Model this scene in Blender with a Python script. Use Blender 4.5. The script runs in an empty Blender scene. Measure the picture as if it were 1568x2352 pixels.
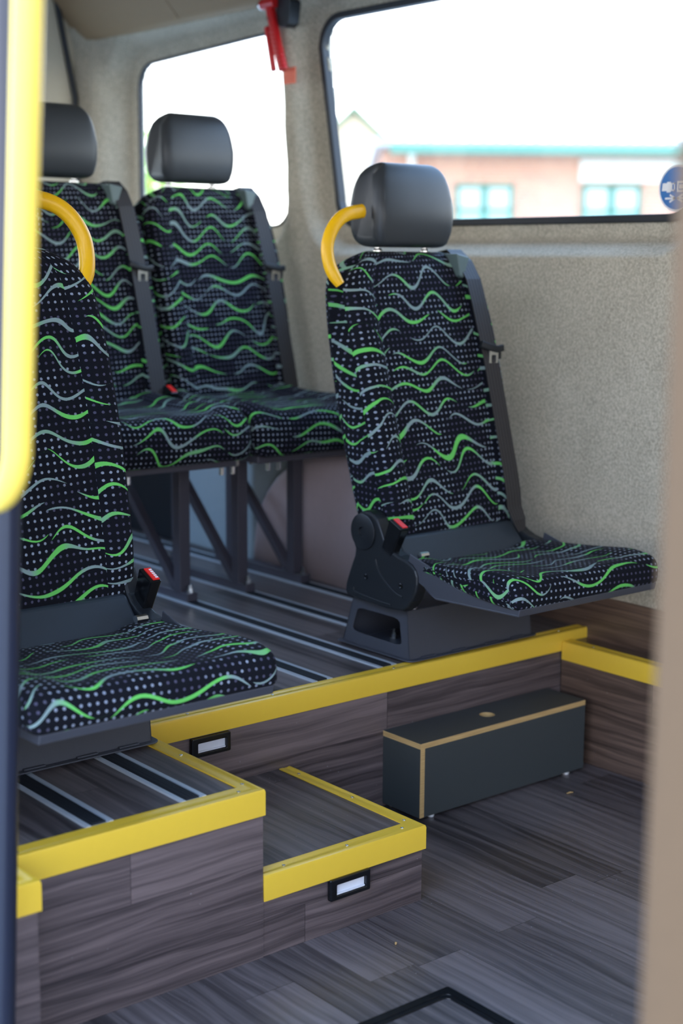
import bpy, bmesh, math, random
from mathutils import Vector, Matrix
random.seed(7)
PI = math.pi
scn = bpy.context.scene
COL = scn.collection

# ------------------------------------------------------------------ camera
def look_matrix(yaw, pitch, roll, loc):
    f = Vector((math.sin(yaw)*math.cos(pitch), math.cos(yaw)*math.cos(pitch), -math.sin(pitch)))
    r = Vector((math.cos(yaw), -math.sin(yaw), 0)); u = r.cross(f)
    c, s = math.cos(roll), math.sin(roll)
    r2 = c*r + s*u; u2 = -s*r + c*u
    m = Matrix.Identity(4)
    for i in range(3):
        m[i][0] = r2[i]; m[i][1] = u2[i]; m[i][2] = -f[i]; m[i][3] = loc[i]
    return m
cam = bpy.data.cameras.new('camera'); cam_o = bpy.data.objects.new('camera', cam); COL.objects.link(cam_o)
cam.sensor_fit = 'VERTICAL'; cam.sensor_height = 36; cam.sensor_width = 24
cam.lens = 3380.47/2352*36
cam_o.matrix_world = look_matrix(math.radians(39.4328), math.radians(9.7076), math.radians(0.4152), (0, 0, 1.25))
cam.dof.use_dof = True; cam.dof.focus_distance = 2.95; cam.dof.aperture_fstop = 2.3
cam.clip_start = 0.05; cam.clip_end = 300
scn.camera = cam_o

# ------------------------------------------------------------------ world, exposure
w = bpy.data.worlds.new('world'); scn.world = w; w.use_nodes = True
nt = w.node_tree; nt.nodes.clear()
wo = nt.nodes.new('ShaderNodeOutputWorld'); bg = nt.nodes.new('ShaderNodeBackground')
tcw = nt.nodes.new('ShaderNodeTexCoord'); sep = nt.nodes.new('ShaderNodeSeparateXYZ'); rmp = nt.nodes.new('ShaderNodeValToRGB')
nt.links.new(tcw.outputs['Generated'], sep.inputs[0]); nt.links.new(sep.outputs[2], rmp.inputs[0])
rmp.color_ramp.elements[0].position = 0.0; rmp.color_ramp.elements[0].color = (1.0, 0.96, 0.90, 1)
rmp.color_ramp.elements[1].position = 0.55; rmp.color_ramp.elements[1].color = (0.42, 0.66, 1.12, 1)
nt.links.new(rmp.outputs[0], bg.inputs[0]); bg.inputs[1].default_value = 2.8
nt.links.new(bg.outputs[0], wo.inputs[0])
vs = scn.view_settings
vs.view_transform = 'Standard'; vs.look = 'None'; vs.gamma = 1; vs.use_curve_mapping = False
vs.exposure = 1.02

# ------------------------------------------------------------------ material helpers
class NT:
    def __init__(s, name):
        s.mat = bpy.data.materials.new(name); s.mat.use_nodes = True
        s.t = s.mat.node_tree; s.t.nodes.clear()
        s.out = s.t.nodes.new('ShaderNodeOutputMaterial')
        s.b = s.t.nodes.new('ShaderNodeBsdfPrincipled'); s.t.links.new(s.b.outputs[0], s.out.inputs[0])
    def n(s, typ, **kw):
        nd = s.t.nodes.new(typ)
        for k, v in kw.items(): setattr(nd, k, v)
        return nd
    def put(s, sock, v):
        if isinstance(v, bpy.types.NodeSocket): s.t.links.new(v, sock)
        elif v is not None: sock.default_value = v
    def m(s, op, a, b=None, c=None, clamp=False):
        nd = s.n('ShaderNodeMath', operation=op); nd.use_clamp = clamp
        for i, v in enumerate((a, b, c)): s.put(nd.inputs[i], v)
        return nd.outputs[0]
    def xyz(s, x=0.0, y=0.0, z=0.0):
        nd = s.n('ShaderNodeCombineXYZ')
        for i, v in enumerate((x, y, z)): s.put(nd.inputs[i], v)
        return nd.outputs[0]
    def noise(s, vec, scale=1.0, detail=2.0, rough=0.5, dist=0.0):
        nd = s.n('ShaderNodeTexNoise'); s.put(nd.inputs['Vector'], vec)
        nd.inputs['Scale'].default_value = scale; nd.inputs['Detail'].default_value = detail
        nd.inputs['Roughness'].default_value = rough; nd.inputs['Distortion'].default_value = dist
        return nd.outputs[0]
    def white(s, vec):
        nd = s.n('ShaderNodeTexWhiteNoise', noise_dimensions='3D'); s.put(nd.inputs[0], vec); return nd.outputs[0]
    def mix(s, f, a, b):
        nd = s.n('ShaderNodeMix', data_type='RGBA'); s.put(nd.inputs[0], f)
        s.put(nd.inputs[6], a if isinstance(a, bpy.types.NodeSocket) else (*a, 1)); s.put(nd.inputs[7], b if isinstance(b, bpy.types.NodeSocket) else (*b, 1))
        return nd.outputs[2]
    def ss(s, v, e0, e1, lo=0.0, hi=1.0):
        nd = s.n('ShaderNodeMapRange', interpolation_type='SMOOTHSTEP')
        for i, q in enumerate((v, e0, e1, lo, hi)): s.put(nd.inputs[i], q)
        return nd.outputs[0]
    def coord(s, kind='Object'):
        tc = s.n('ShaderNodeTexCoord'); sp = s.n('ShaderNodeSeparateXYZ')
        s.t.links.new(tc.outputs[kind], sp.inputs[0]); return tc.outputs[kind], sp.outputs
    def bump(s, h, strength=0.3, dist=0.002):
        nd = s.n('ShaderNodeBump'); nd.inputs['Strength'].default_value = strength; nd.inputs['Distance'].default_value = dist
        s.put(nd.inputs['Height'], h); s.t.links.new(nd.outputs[0], s.b.inputs['Normal'])
    def base(s, c): s.put(s.b.inputs['Base Color'], c if isinstance(c, bpy.types.NodeSocket) else (*c, 1))
    def rough(s, r): s.put(s.b.inputs['Roughness'], r)
    def metal(s, r): s.b.inputs['Metallic'].default_value = r

def srgb(r, g, b):
    f = lambda c: (c/255/12.92) if c/255 <= 0.04045 else ((c/255+0.055)/1.055)**2.4
    return (f(r), f(g), f(b))

def plain(name, c, rough=0.5, metal=0.0, bump=None, var=0.06, spec=None, scale=60):
    t = NT(name); vec, o = t.coord('Object')
    n = t.noise(vec, scale, 3)
    t.base(t.mix(t.m('MULTIPLY', n, 1.0), tuple(x*(1-var) for x in c), tuple(min(1, x*(1+var)) for x in c)))
    t.rough(rough); t.metal(metal)
    if spec is not None: t.b.inputs['Specular IOR Level'].default_value = spec
    if bump: t.bump(t.noise(vec, bump[0], 2), bump[1], bump[2])
    return t.mat

def seat_fabric():
    t = NT('patterned_moquette'); uvv, o = t.coord('UV'); u, v = o[0], o[1]
    # dots
    g = 0.0148
    du = t.m('SUBTRACT', t.m('FRACT', t.m('DIVIDE', u, g)), 0.5)
    dv = t.m('SUBTRACT', t.m('FRACT', t.m('DIVIDE', t.m('ADD', v, t.m('MULTIPLY', u, 0.04)), g)), 0.5)
    fu = t.m('FLOOR', t.m('DIVIDE', u, g)); fv = t.m('FLOOR', t.m('DIVIDE', t.m('ADD', v, t.m('MULTIPLY', u, 0.04)), g))
    d = t.m('SQRT', t.m('ADD', t.m('MULTIPLY', du, du), t.m('MULTIPLY', dv, dv)))
    edge = t.noise(uvv, 900, 2)
    d = t.m('ADD', d, t.m('MULTIPLY', t.m('SUBTRACT', edge, 0.5), 0.16))
    dot = t.ss(d, 0.215, 0.15)
    patch = t.noise(uvv, 9, 2)
    pm = t.ss(t.m('ADD', patch, t.m('MULTIPLY', t.white(t.xyz(fu, fv, 3.0)), 0.08)), 0.50, 0.60)
    dotc = t.mix(pm, srgb(80, 78, 98), srgb(146, 154, 170))
    basec = t.mix(t.noise(uvv, 700, 2), (0.004, 0.0045, 0.007), (0.010, 0.011, 0.016))
    col = t.mix(dot, basec, dotc)
    ph = t.noise(t.xyz(t.m('MULTIPLY', u, 1.1), t.m('MULTIPLY', v, 1.1), 2.0), 1.0, 1)
    am = t.noise(t.xyz(t.m('MULTIPLY', u, 5.0), t.m('MULTIPLY', v, 5.0), 7.0), 1.0, 1)
    n1 = t.noise(t.xyz(t.m('MULTIPLY', u, 6.5), t.m('MULTIPLY', v, 5.0), 11.0), 1.0, 1)
    sn = t.m('SINE', t.m('ADD', t.m('MULTIPLY', u, 2*PI/0.160), t.m('MULTIPLY', ph, 30)))
    disp = t.m('ADD', t.m('MULTIPLY', sn, t.m('MULTIPLY', am, 0.032)), t.m('MULTIPLY', t.m('SUBTRACT', n1, 0.5), 0.055))
    def layer(S, L, thick, seed):
        vv = t.m('ADD', t.m('DIVIDE', t.m('ADD', v, disp), S), seed*0.37)
        row = t.m('FLOOR', t.m('ADD', vv, 0.5)); f = t.m('MULTIPLY', t.m('SUBTRACT', vv, row), S)
        r1 = t.white(t.xyz(row, seed, 0.5))
        uc = t.m('ADD', t.m('DIVIDE', u, L), t.m('MULTIPLY', r1, 7.3)); seg = t.m('FLOOR', uc); tt = t.m('SUBTRACT', uc, seg)
        r2 = t.white(t.xyz(row, seg, seed))
        f = t.m('ADD', f, t.m('MULTIPLY', t.m('SUBTRACT', r2, 0.5), S*0.40))
        f = t.m('ADD', f, t.m('MULTIPLY', t.m('MULTIPLY', t.m('SUBTRACT', r1, 0.5), 0.018), t.m('SINE', t.m('ADD', t.m('MULTIPLY', u, 52), t.m('MULTIPLY', r1, 9)))))
        ln = t.m('ADD', t.m('MULTIPLY', r2, 0.15), 0.85)
        e = t.m('SINE', t.m('MULTIPLY', PI, t.m('MINIMUM', t.m('DIVIDE', tt, ln), 1.0)))
        e2 = t.m('POWER', t.m('MAXIMUM', e, 0.0), 0.5)
        th = t.m('MULTIPLY', t.m('MULTIPLY', e2, thick), t.m('ADD', 0.22, t.m('MULTIPLY', 1.05, t.noise(t.xyz(t.m('MULTIPLY', u, 11), t.m('MULTIPLY', row, 1.3), seed), 1.0, 0))))
        fa = t.m('ADD', t.m('ABSOLUTE', f), t.m('MULTIPLY', t.m('SUBTRACT', edge, 0.5), 0.0020))
        mk = t.ss(t.m('SUBTRACT', th, fa), -0.0001, 0.0007)
        cs = t.ss(t.noise(t.xyz(t.m('MULTIPLY', u, 10), t.m('MULTIPLY', row, 1.7), seed+2), 1.0, 0), 0.42, 0.60)
        return mk, t.mix(cs, srgb(108, 198, 96), srgb(134, 154, 152))
    m1, c1 = layer(0.046, 0.28, 0.0058, 2.0)
    col = t.mix(m1, col, c1)
    t.base(col); t.rough(0.9); t.b.inputs['Specular IOR Level'].default_value = 0.1
    t.b.inputs['Sheen Weight'].default_value = 0.03; t.b.inputs['Sheen Roughness'].default_value = 0.4
    t.bump(edge, 0.35, 0.0012)
    return t.mat

def wood(name, along, across, width=0.105, length=0.95, tint=(1, 1, 1), off=0.0):
    t = NT(name); vec, o = t.coord('Object'); ix = 'xyz'.index
    p, q = o[ix(along)], t.m('ADD', o[ix(across)], off)
    row = t.m('FLOOR', t.m('DIVIDE', q, width)); r1 = t.white(t.xyz(row, 1.0, 2.0))
    pc = t.m('ADD', t.m('DIVIDE', p, length), t.m('MULTIPLY', r1, 5.3)); seg = t.m('FLOOR', pc)
    r2 = t.white(t.xyz(row, seg, 7.0))
    warp = t.noise(t.xyz(t.m('MULTIPLY', p, 2.2), t.m('MULTIPLY', q, 9.0), t.m('MULTIPLY', r2, 20)), 1.0, 3)
    g1 = t.noise(t.xyz(t.m('MULTIPLY', p, 3.0), t.m('ADD', t.m('MULTIPLY', q, 170.0), t.m('MULTIPLY', warp, 7)), t.m('MULTIPLY', r2, 30)), 1.0, 5, 0.6)
    ring = t.m('SINE', t.m('ADD', t.m('MULTIPLY', q, 190.0), t.m('MULTIPLY', warp, 17)))
    ring = t.m('MULTIPLY', t.m('ADD', ring, 1.0), 0.5)
    big = t.noise(t.xyz(t.m('MULTIPLY', p, 1.6), t.m('MULTIPLY', q, 14.0), t.m('MULTIPLY', r2, 11)), 1.0, 2)
    f = t.m('ADD', t.m('MULTIPLY', g1, 0.75), t.m('ADD', t.m('MULTIPLY', ring, 0.13), t.m('MULTIPLY', big, 0.35)))
    f = t.m('ADD', f, t.m('MULTIPLY', t.m('SUBTRACT', r2, 0.5), 0.32))
    fr = t.ss(f, 0.25, 1.0)
    dark = tuple(a*b for a, b in zip(srgb(44, 38, 40), tint)); light = tuple(a*b for a, b in zip(srgb(126, 111, 110), tint))
    col = t.mix(fr, dark, light)
    fq = t.m('FRACT', t.m('DIVIDE', q, width)); fp = t.m('FRACT', pc)
    sm = t.m('MAXIMUM', t.ss(fq, 0.012, 0.004), t.ss(fp, 0.0025, 0.001))
    col = t.mix(t.m('MULTIPLY', sm, 0.6), col, (0.006, 0.005, 0.005))
    # light dust specks
    vo = t.n('ShaderNodeTexVoronoi'); t.put(vo.inputs['Vector'], vec); vo.inputs['Scale'].default_value = 55
    sp = t.m('MULTIPLY', t.ss(vo.outputs['Distance'], 0.075, 0.045), t.ss(t.noise(vec, 22, 1), 0.55, 0.62))
    col = t.mix(t.m('MULTIPLY', sp, 0.45), col, (0.45, 0.47, 0.5))
    t.base(col); t.rough(t.m('ADD', 0.27, t.m('MULTIPLY', g1, 0.18)))
    t.b.inputs['Specular IOR Level'].default_value = 0.55
    t.bump(g1, 0.12, 0.001)
    return t.mat

def felt(name, c1, c2, s=1.0):
    t = NT(name); vec, o = t.coord('Object')
    n = t.noise(vec, 150*s, 4, 0.65); n2 = t.noise(vec, 9, 2); n3 = t.noise(vec, 420*s, 2)
    f = t.ss(t.m('ADD', t.m('ADD', t.m('MULTIPLY', n, 0.7), t.m('MULTIPLY', n2, 0.12)), t.m('MULTIPLY', n3, 0.18)), 0.28, 0.72)
    t.base(t.mix(f, c1, c2)); t.rough(0.95); t.b.inputs['Specular IOR Level'].default_value = 0.15
    t.b.inputs['Sheen Weight'].default_value = 0.2
    t.bump(t.m('ADD', n, n3), 0.35, 0.002)
    return t.mat

FAB = seat_fabric()
WY = wood('wood_vinyl_lengthways', 'y', 'x', tint=(0.90, 0.97, 0.97))
WX = wood('wood_vinyl_riser', 'x', 'z', tint=(0.97, 0.94, 0.91), off=0.03)
WXW = wood('wood_vinyl_side_panel', 'y', 'z', tint=(1.05, 0.88, 0.66), width=0.11, off=0.05)
FELT = felt('grey_felt_lining', srgb(146, 138, 121), srgb(206, 197, 177))
CEIL = plain('smooth_ceiling_trim', srgb(152, 128, 98), 0.7)
PILL = plain('beige_pillar_trim', srgb(196, 184, 160), 0.75)
DPILL = plain('brown_pillar_trim', srgb(100, 76, 50), 0.8)
YEL = plain('yellow_edge_profile', srgb(233, 191, 58), 0.30, var=0.02, spec=0.8)
YELH = plain('yellow_handle_plastic', srgb(250, 190, 16), 0.35, var=0.02)
YELP = plain('yellow_powder_coat', srgb(250, 216, 92), 0.22, var=0.02)
LEA = plain('black_leatherette', srgb(50, 54, 58), 0.42, bump=(420, 0.25, 0.0006))
BLK = plain('black_plastic', srgb(24, 28, 33), 0.45, bump=(700, 0.1, 0.0003))
BLKG = plain('black_gloss_plastic', srgb(14, 16, 19), 0.18)
SHELL = plain('charcoal_shell_plastic', srgb(46, 54, 62), 0.5, bump=(600, 0.15, 0.0004))
STEEL = plain('dark_grey_powder_coated_steel', srgb(66, 68, 76), 0.42, bump=(500, 0.35, 0.0006))
FRAME = plain('black_powder_coated_frame', srgb(76, 73, 82), 0.4, bump=(500, 0.25, 0.0005))
PLATE = plain('textured_grey_steel', srgb(104, 104, 104), 0.34, metal=0.5, bump=(260, 0.7, 0.001))
CHR = plain('zinc_bolt_metal', (0.75, 0.75, 0.74), 0.22, metal=1.0)
ALU = plain('aluminium_rail', (0.62, 0.68, 0.74), 0.3, metal=0.35)
RUB = plain('black_rubber_insert', srgb(30, 34, 40), 0.55, bump=(300, 0.2, 0.0005))
RED = plain('red_release_button', (0.85, 0.02, 0.015), 0.3)
REDH = plain('red_hammer_plastic', srgb(200, 28, 32), 0.35)
WEB = None
BOXP = plain('dark_laminate', srgb(60, 64, 64), 0.5, var=0.03)
WHT = plain('white_marking', (0.85, 0.85, 0.85), 0.5)
BLU = plain('blue_sticker', srgb(14, 108, 180), 0.4)
ARCH = plain('grey_mauve_arch_trim', srgb(204, 184, 184), 0.36)
BLUEP = plain('blue_grey_side_trim', srgb(158, 172, 178), 0.5)
LENS = plain('white_light_lens', srgb(225, 225, 230), 0.25)
DPOST = plain('dark_navy_post_coat', srgb(34, 38, 52), 0.25)
def web_mat():
    t = NT('seat_belt_webbing'); vec, o = t.coord('UV')
    s1 = t.m('SINE', t.m('MULTIPLY', o[0], 2*PI*5)); f = t.ss(s1, -0.2, 0.9)
    t.base(t.mix(f, srgb(40, 37, 37), srgb(56, 52, 51))); t.rough(0.6)
    t.bump(t.m('ADD', s1, t.m('MULTIPLY', t.m('SINE', t.m('MULTIPLY', o[1], 3000)), 0.2)), 0.3, 0.0008)
    return t.mat
WEB = web_mat()
def ply():
    t = NT('plywood_edge'); vec, o = t.coord('Object')
    g = t.noise(t.xyz(t.m('MULTIPLY', o[0], 14), t.m('MULTIPLY', o[1], 14), t.m('MULTIPLY', o[2], 420)), 1.0, 3)
    t.base(t.mix(g, srgb(150, 112, 62), srgb(226, 190, 130))); t.rough(0.6); return t.mat
PLY = ply()
def glass(name, tint=(1, 1, 1), refl=0.07):
    t = NT(name); t.t.nodes.remove(t.b)
    tr = t.n('ShaderNodeBsdfTransparent'); tr.inputs[0].default_value = (*tint, 1)
    gl = t.n('ShaderNodeBsdfGlossy'); gl.inputs['Roughness'].default_value = 0.02
    lw = t.n('ShaderNodeLayerWeight'); lw.inputs[0].default_value = 0.12
    mx = t.n('ShaderNodeMixShader'); t.t.links.new(t.m('MULTIPLY', lw.outputs['Facing'], refl), mx.inputs[0])
    t.t.links.new(tr.outputs[0], mx.inputs[1]); t.t.links.new(gl.outputs[0], mx.inputs[2]); t.t.links.new(mx.outputs[0], t.out.inputs[0])
    return t.mat
GLS = glass('window_glass', (0.97, 1.0, 0.99))

# ------------------------------------------------------------------ geometry helpers
def bevel(o, wd=0.002, seg=2, ang=35):
    md = o.modifiers.new('bevel', 'BEVEL'); md.width = wd; md.segments = seg; md.limit_method = 'ANGLE'; md.angle_limit = math.radians(ang)
    return o
def link(name, me, mat, parent=None, smooth=False, bev=None):
    if mat is not None:
        for m in (mat if isinstance(mat, (list, tuple)) else [mat]): me.materials.append(m)
    if smooth:
        me.polygons.foreach_set('use_smooth', [True]*len(me.polygons))
    o = bpy.data.objects.new(name, me); COL.objects.link(o)
    if parent: o.parent = parent
    if bev: bevel(o, bev)
    return o
class MB:
    def __init__(s): s.v = []; s.f = []; s.mi = []; s.uv = {}
    def add(s, vs_, fs, mi=0):
        n = len(s.v); s.v += [tuple(p) for p in vs_]; s.f += [tuple(i+n for i in f) for f in fs]; s.mi += [mi]*len(fs); return s
    def box(s, x0, x1, y0, y1, z0, z1, mi=0):
        return s.add([(x0,y0,z0),(x1,y0,z0),(x1,y1,z0),(x0,y1,z0),(x0,y0,z1),(x1,y0,z1),(x1,y1,z1),(x0,y1,z1)],
                     [(0,3,2,1),(4,5,6,7),(0,1,5,4),(1,2,6,5),(2,3,7,6),(3,0,4,7)], mi)
    def prism(s, poly, axis, a0, a1, mi=0):
        # poly: 2d points in the other two axes (in xyz order)
        def P(p, a):
            return (a, p[0], p[1]) if axis == 'x' else (p[0], a, p[1]) if axis == 'y' else (p[0], p[1], a)
        n = len(poly)
        vs_ = [P(p, a0) for p in poly]+[P(p, a1) for p in poly]
        fs = [tuple(range(n)), tuple(range(2*n-1, n-1, -1))]+[(i+n, (i+1) % n+n, (i+1) % n, i) for i in range(n)]
        return s.add(vs_, fs, mi)
    def ring(s, outer, inner, axis, a0, a1, mi=0):
        def P(p, a):
            return (a, p[0], p[1]) if axis == 'x' else (p[0], a, p[1]) if axis == 'y' else (p[0], p[1], a)
        n = len(outer)
        vs_ = [P(p, a) for a in (a0, a1) for q in (outer, inner) for p in q]
        fs = []
        for i in range(n):
            j = (i+1) % n
            fs += [(i, j, n+j, n+i), (2*n+i, 3*n+i, 3*n+j, 2*n+j), (i, 2*n+i, 2*n+j, j), (n+i, n+j, 3*n+j, 3*n+i)]
        return s.add(vs_, fs, mi)
    def sweep(s, pts, prof, mi=0, up=None, cap=True, scale=None):
        # sweep closed 2d profile along 3d points
        pts = [Vector(p) for p in pts]; n = len(prof); vs_ = []; prevn = None
        for i, p in enumerate(pts):
            tg = (pts[min(i+1, len(pts)-1)]-pts[max(i-1, 0)]).normalized()
            if up is not None: nr = Vector(up)
            elif prevn is None: nr = Vector((0, 0, 1)) if abs(tg.z) < 0.9 else Vector((1, 0, 0))
            else: nr = prevn
            nr = (nr-tg*nr.dot(tg)).normalized(); prevn = nr; bn = tg.cross(nr)
            sc = scale[i] if scale else 1
            vs_ += [p+nr*q[0]*sc+bn*q[1]*sc for q in prof]
        fs = []
        for i in range(len(pts)-1):
            for j in range(n):
                k = (j+1) % n; fs.append((i*n+j, i*n+k, (i+1)*n+k, (i+1)*n+j))
        if cap: fs += [tuple(range(n-1, -1, -1)), tuple((len(pts)-1)*n+j for j in range(n))]
        return s.add(vs_, fs, mi)
    def tube(s, pts, r, seg=12, mi=0, scale=None):
        return s.sweep(pts, [(r*math.cos(2*PI*k/seg), r*math.sin(2*PI*k/seg)) for k in range(seg)], mi, scale=scale)
    def lathe(s, c, prof, axis='z', seg=24, mi=0):
        # prof: (r, h) list, open
        c = Vector(c); vs_ = []; n = len(prof)
        for k in range(seg):
            a = 2*PI*k/seg; ca, sa = math.cos(a), math.sin(a)
            for r, h in prof:
                q = (r*ca, r*sa, h) if axis == 'z' else (h, r*ca, r*sa) if axis == 'x' else (r*sa, h, r*ca)
                vs_.append(c+Vector(q))
        fs = []
        for k in range(seg):
            l = (k+1) % seg
            for j in range(n-1): fs.append((k*n+j, l*n+j, l*n+j+1, k*n+j+1))
        fs += [tuple(k*n for k in range(seg))[::-1], tuple(k*n+n-1 for k in range(seg))]
        return s.add(vs_, fs, mi)
    def build(s, name, mat, parent=None, smooth=False, bev=None, fix=True):
        me = bpy.data.meshes.new(name); me.from_pydata([tuple(p) for p in s.v], [], s.f); me.update()
        for i, p in enumerate(me.polygons): p.material_index = s.mi[i]
        if fix:
            bm = bmesh.new(); bm.from_mesh(me); bmesh.ops.recalc_face_normals(bm, faces=bm.faces); bm.to_mesh(me); bm.free()
        o = link(name, me, mat, parent, smooth, bev)
        if smooth: autosm(me)
        return o
def autosm(me, ang=40):
    try: me.set_sharp_from_angle(angle=math.radians(ang))
    except Exception: pass
def tag(o, label=None, cat=None, group=None, kind=None):
    for k, v in (('label', label), ('category', cat), ('group', group), ('kind', kind)):
        if v: o[k] = v
    return o
def empty(name, loc, label, cat, group=None, rz=0):
    o = bpy.data.objects.new(name, None); COL.objects.link(o); o.location = loc; o.rotation_euler = (0, 0, rz); o.empty_display_size = 0.1
    return tag(o, label, cat, group)
def part(name, mb, mat, parent, smooth=False, bev=None, label=None):
    o = mb.build(name, mat, parent, smooth, bev)
    if label: o['label'] = label
    return o
def chaikin(p, it=2, closed=True):
    for _ in range(it):
        q = []; n = len(p)
        rng = range(n) if closed else range(n-1)
        if not closed: q.append(p[0])
        for i in rng:
            a, b = p[i], p[(i+1) % n]
            q += [tuple(a[k]*.75+b[k]*.25 for k in range(len(a))), tuple(a[k]*.25+b[k]*.75 for k in range(len(a)))]
        if not closed: q.append(p[-1])
        p = q
    return p
def rrect(cx, cy, hx, hy, r, seg=5):
    out = []
    for (sx, sy, a0) in ((1, 1, 0), (-1, 1, 90), (-1, -1, 180), (1, -1, 270)):
        for k in range(seg+1):
            a = math.radians(a0+90*k/seg); out.append((cx+sx*(hx-r)+r*math.cos(a), cy+sy*(hy-r)+r*math.sin(a)))
    return out
def lerp_tab(tab, z):
    if z <= tab[0][0]: return tab[0][1]
    for (a, va), (b, vb) in zip(tab, tab[1:]):
        if z <= b:
            f = (z-a)/(b-a); f = f*f*(3-2*f) if False else f
            return va+(vb-va)*f
    return tab[-1][1]
def sstep(a, b, x):
    t = max(0, min(1, (x-a)/(b-a))); return t*t*(3-2*t)

def pillow(name, ctrl, W, r, mat, parent, uvoff=(0, 0), disp=None, nx=30, it=2, seam=None):
    """ctrl: closed (y,z) control polygon, counter-clockwise from -x side; W(y,z): half width"""
    P = chaikin(ctrl, it); n = len(P)
    # outward normals
    area = sum(P[i][0]*P[(i+1) % n][1]-P[(i+1) % n][0]*P[i][1] for i in range(n)); sg = 1 if area > 0 else -1
    N = []
    for i in range(n):
        a, b = P[i-1], P[(i+1) % n]; tx, ty = b[0]-a[0], b[1]-a[1]; l = math.hypot(tx, ty) or 1
        N.append((sg*ty/l, -sg*tx/l))
    arc = [0]
    for i in range(n): a, b = P[i], P[(i+1) % n]; arc.append(arc[-1]+math.hypot(b[0]-a[0], b[1]-a[1]))
    Wm = max(W(*p) for p in P)
    st = []
    K = 6
    for k in range(K): a = PI/2*(1-k/K); st.append((-(Wm-r)-r*math.sin(a), r-r*math.cos(a), -(Wm-r)-r*a))
    for k in range(nx+1): x = -(Wm-r)+2*(Wm-r)*k/nx; st.append((x, 0, x))
    for k in range(1, K+1): a = PI/2*k/K; st.append(((Wm-r)+r*math.sin(a), r-r*math.cos(a), (Wm-r)+r*a))
    vs_ = []; sc = len(st)
    for (x, e, ua) in st:
        for i in range(n):
            y, z = P[i][0]-N[i][0]*e, P[i][1]-N[i][1]*e
            xx = x*W(*P[i])/Wm
            if disp:
                dy, dz = disp(x/Wm, y, z, N[i]); y += dy; z += dz
            vs_.append((xx, y, z))
    fs = []; uv = []
    for k in range(sc-1):
        for i in range(n):
            j = (i+1) % n
            fs.append((k*n+i, k*n+j, (k+1)*n+j, (k+1)*n+i))
            o2 = (0, 0)
            if seam is not None:
                xm = (st[k][0]+st[k+1][0])/2/Wm
                if abs(xm) > seam: o2 = (0.05*(1 if xm > 0 else -1), 0.027 if xm > 0 else -0.031)
            U0, U1 = st[k][2]+uvoff[0]+o2[0], st[k+1][2]+uvoff[0]+o2[0]; V0, V1 = arc[i]+uvoff[1]+o2[1], arc[i+1]+uvoff[1]+o2[1]
            uv += [(U0, V0), (U0, V1), (U1, V1), (U1, V0)]
    for k, sgn in ((0, -1), (sc-1, 1)):
        idx = [k*n+i for i in range(n)]
        if sgn > 0: idx = idx[::-1]
        fs.append(tuple(idx)); uv += [(vs_[i][1]*sgn+uvoff[0]+0.3, vs_[i][2]+uvoff[1]) for i in idx]
    me = bpy.data.meshes.new(name); me.from_pydata(vs_, [], fs)
    ul = me.uv_layers.new(name='UVMap')
    for l, q in zip(ul.data, uv): l.uv = q
    bm = bmesh.new(); bm.from_mesh(me); bmesh.ops.recalc_face_normals(bm, faces=bm.faces)
    bm.to_mesh(me); bm.free()
    o = link(name, me, mat, parent, True)
    autosm(me, 50)
    return o

def ribbon(name, pts, nrm, wid, th, mat, parent, widths=None, side=None):
    """flat strap along pts; side vector gives width direction"""
    n = len(pts); vs_ = []; fs = []; uv = []; L = 0; Ls = []
    for i, p in enumerate(pts):
        if i: L += (Vector(p)-Vector(pts[i-1])).length
        Ls.append(L)
        tg = (Vector(pts[min(i+1, n-1)])-Vector(pts[max(i-1, 0)])).normalized()
        sd = Vector(side[i] if isinstance(side, list) else side); sd = (sd-tg*sd.dot(tg)).normalized(); nn = tg.cross(sd).normalized()
        wv = (widths[i] if widths else wid)/2
        for (a, b) in ((-1, -1), (1, -1), (1, 1), (-1, 1)): vs_.append(Vector(p)+sd*a*wv+nn*b*th/2)
    for i in range(n-1):
        for j in range(4):
            k = (j+1) % 4; fs.append((i*4+j, i*4+k, (i+1)*4+k, (i+1)*4+j))
            uj = (0, 1, 1, 0)[j]; uk = (0, 1, 1, 0)[k]
            uv += [(uj, Ls[i]), (uk, Ls[i]), (uk, Ls[i+1]), (uj, Ls[i+1])]
    fs += [(3, 2, 1, 0), tuple((n-1)*4+j for j in range(4))]; uv += [(0, 0)]*8
    me = bpy.data.meshes.new(name); me.from_pydata([tuple(v) for v in vs_], [], fs)
    ul = me.uv_layers.new(name='UVMap')
    for l, q in zip(ul.data, uv): l.uv = q
    o = link(name, me, mat, parent); return o

# ================================================================== STRUCTURE
XW = 2.832           # inner face of the window wall
Z0, ZC, ZA, ZF = 0.0, 0.155, 0.318, 0.298
YB, YA = 2.017, 2.4525      # riser planes
mb = MB().box(0.72, 2.9, -0.7, 2.46, -0.05, 0.0)
tag(mb.build('floor', WY), kind='structure')
ground = MB().box(-60, 90, -60, 90, -0.6, -0.45)
tag(ground.build('ground', plain('pale_paving', srgb(176, 172, 164), 0.9)), kind='structure')

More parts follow.
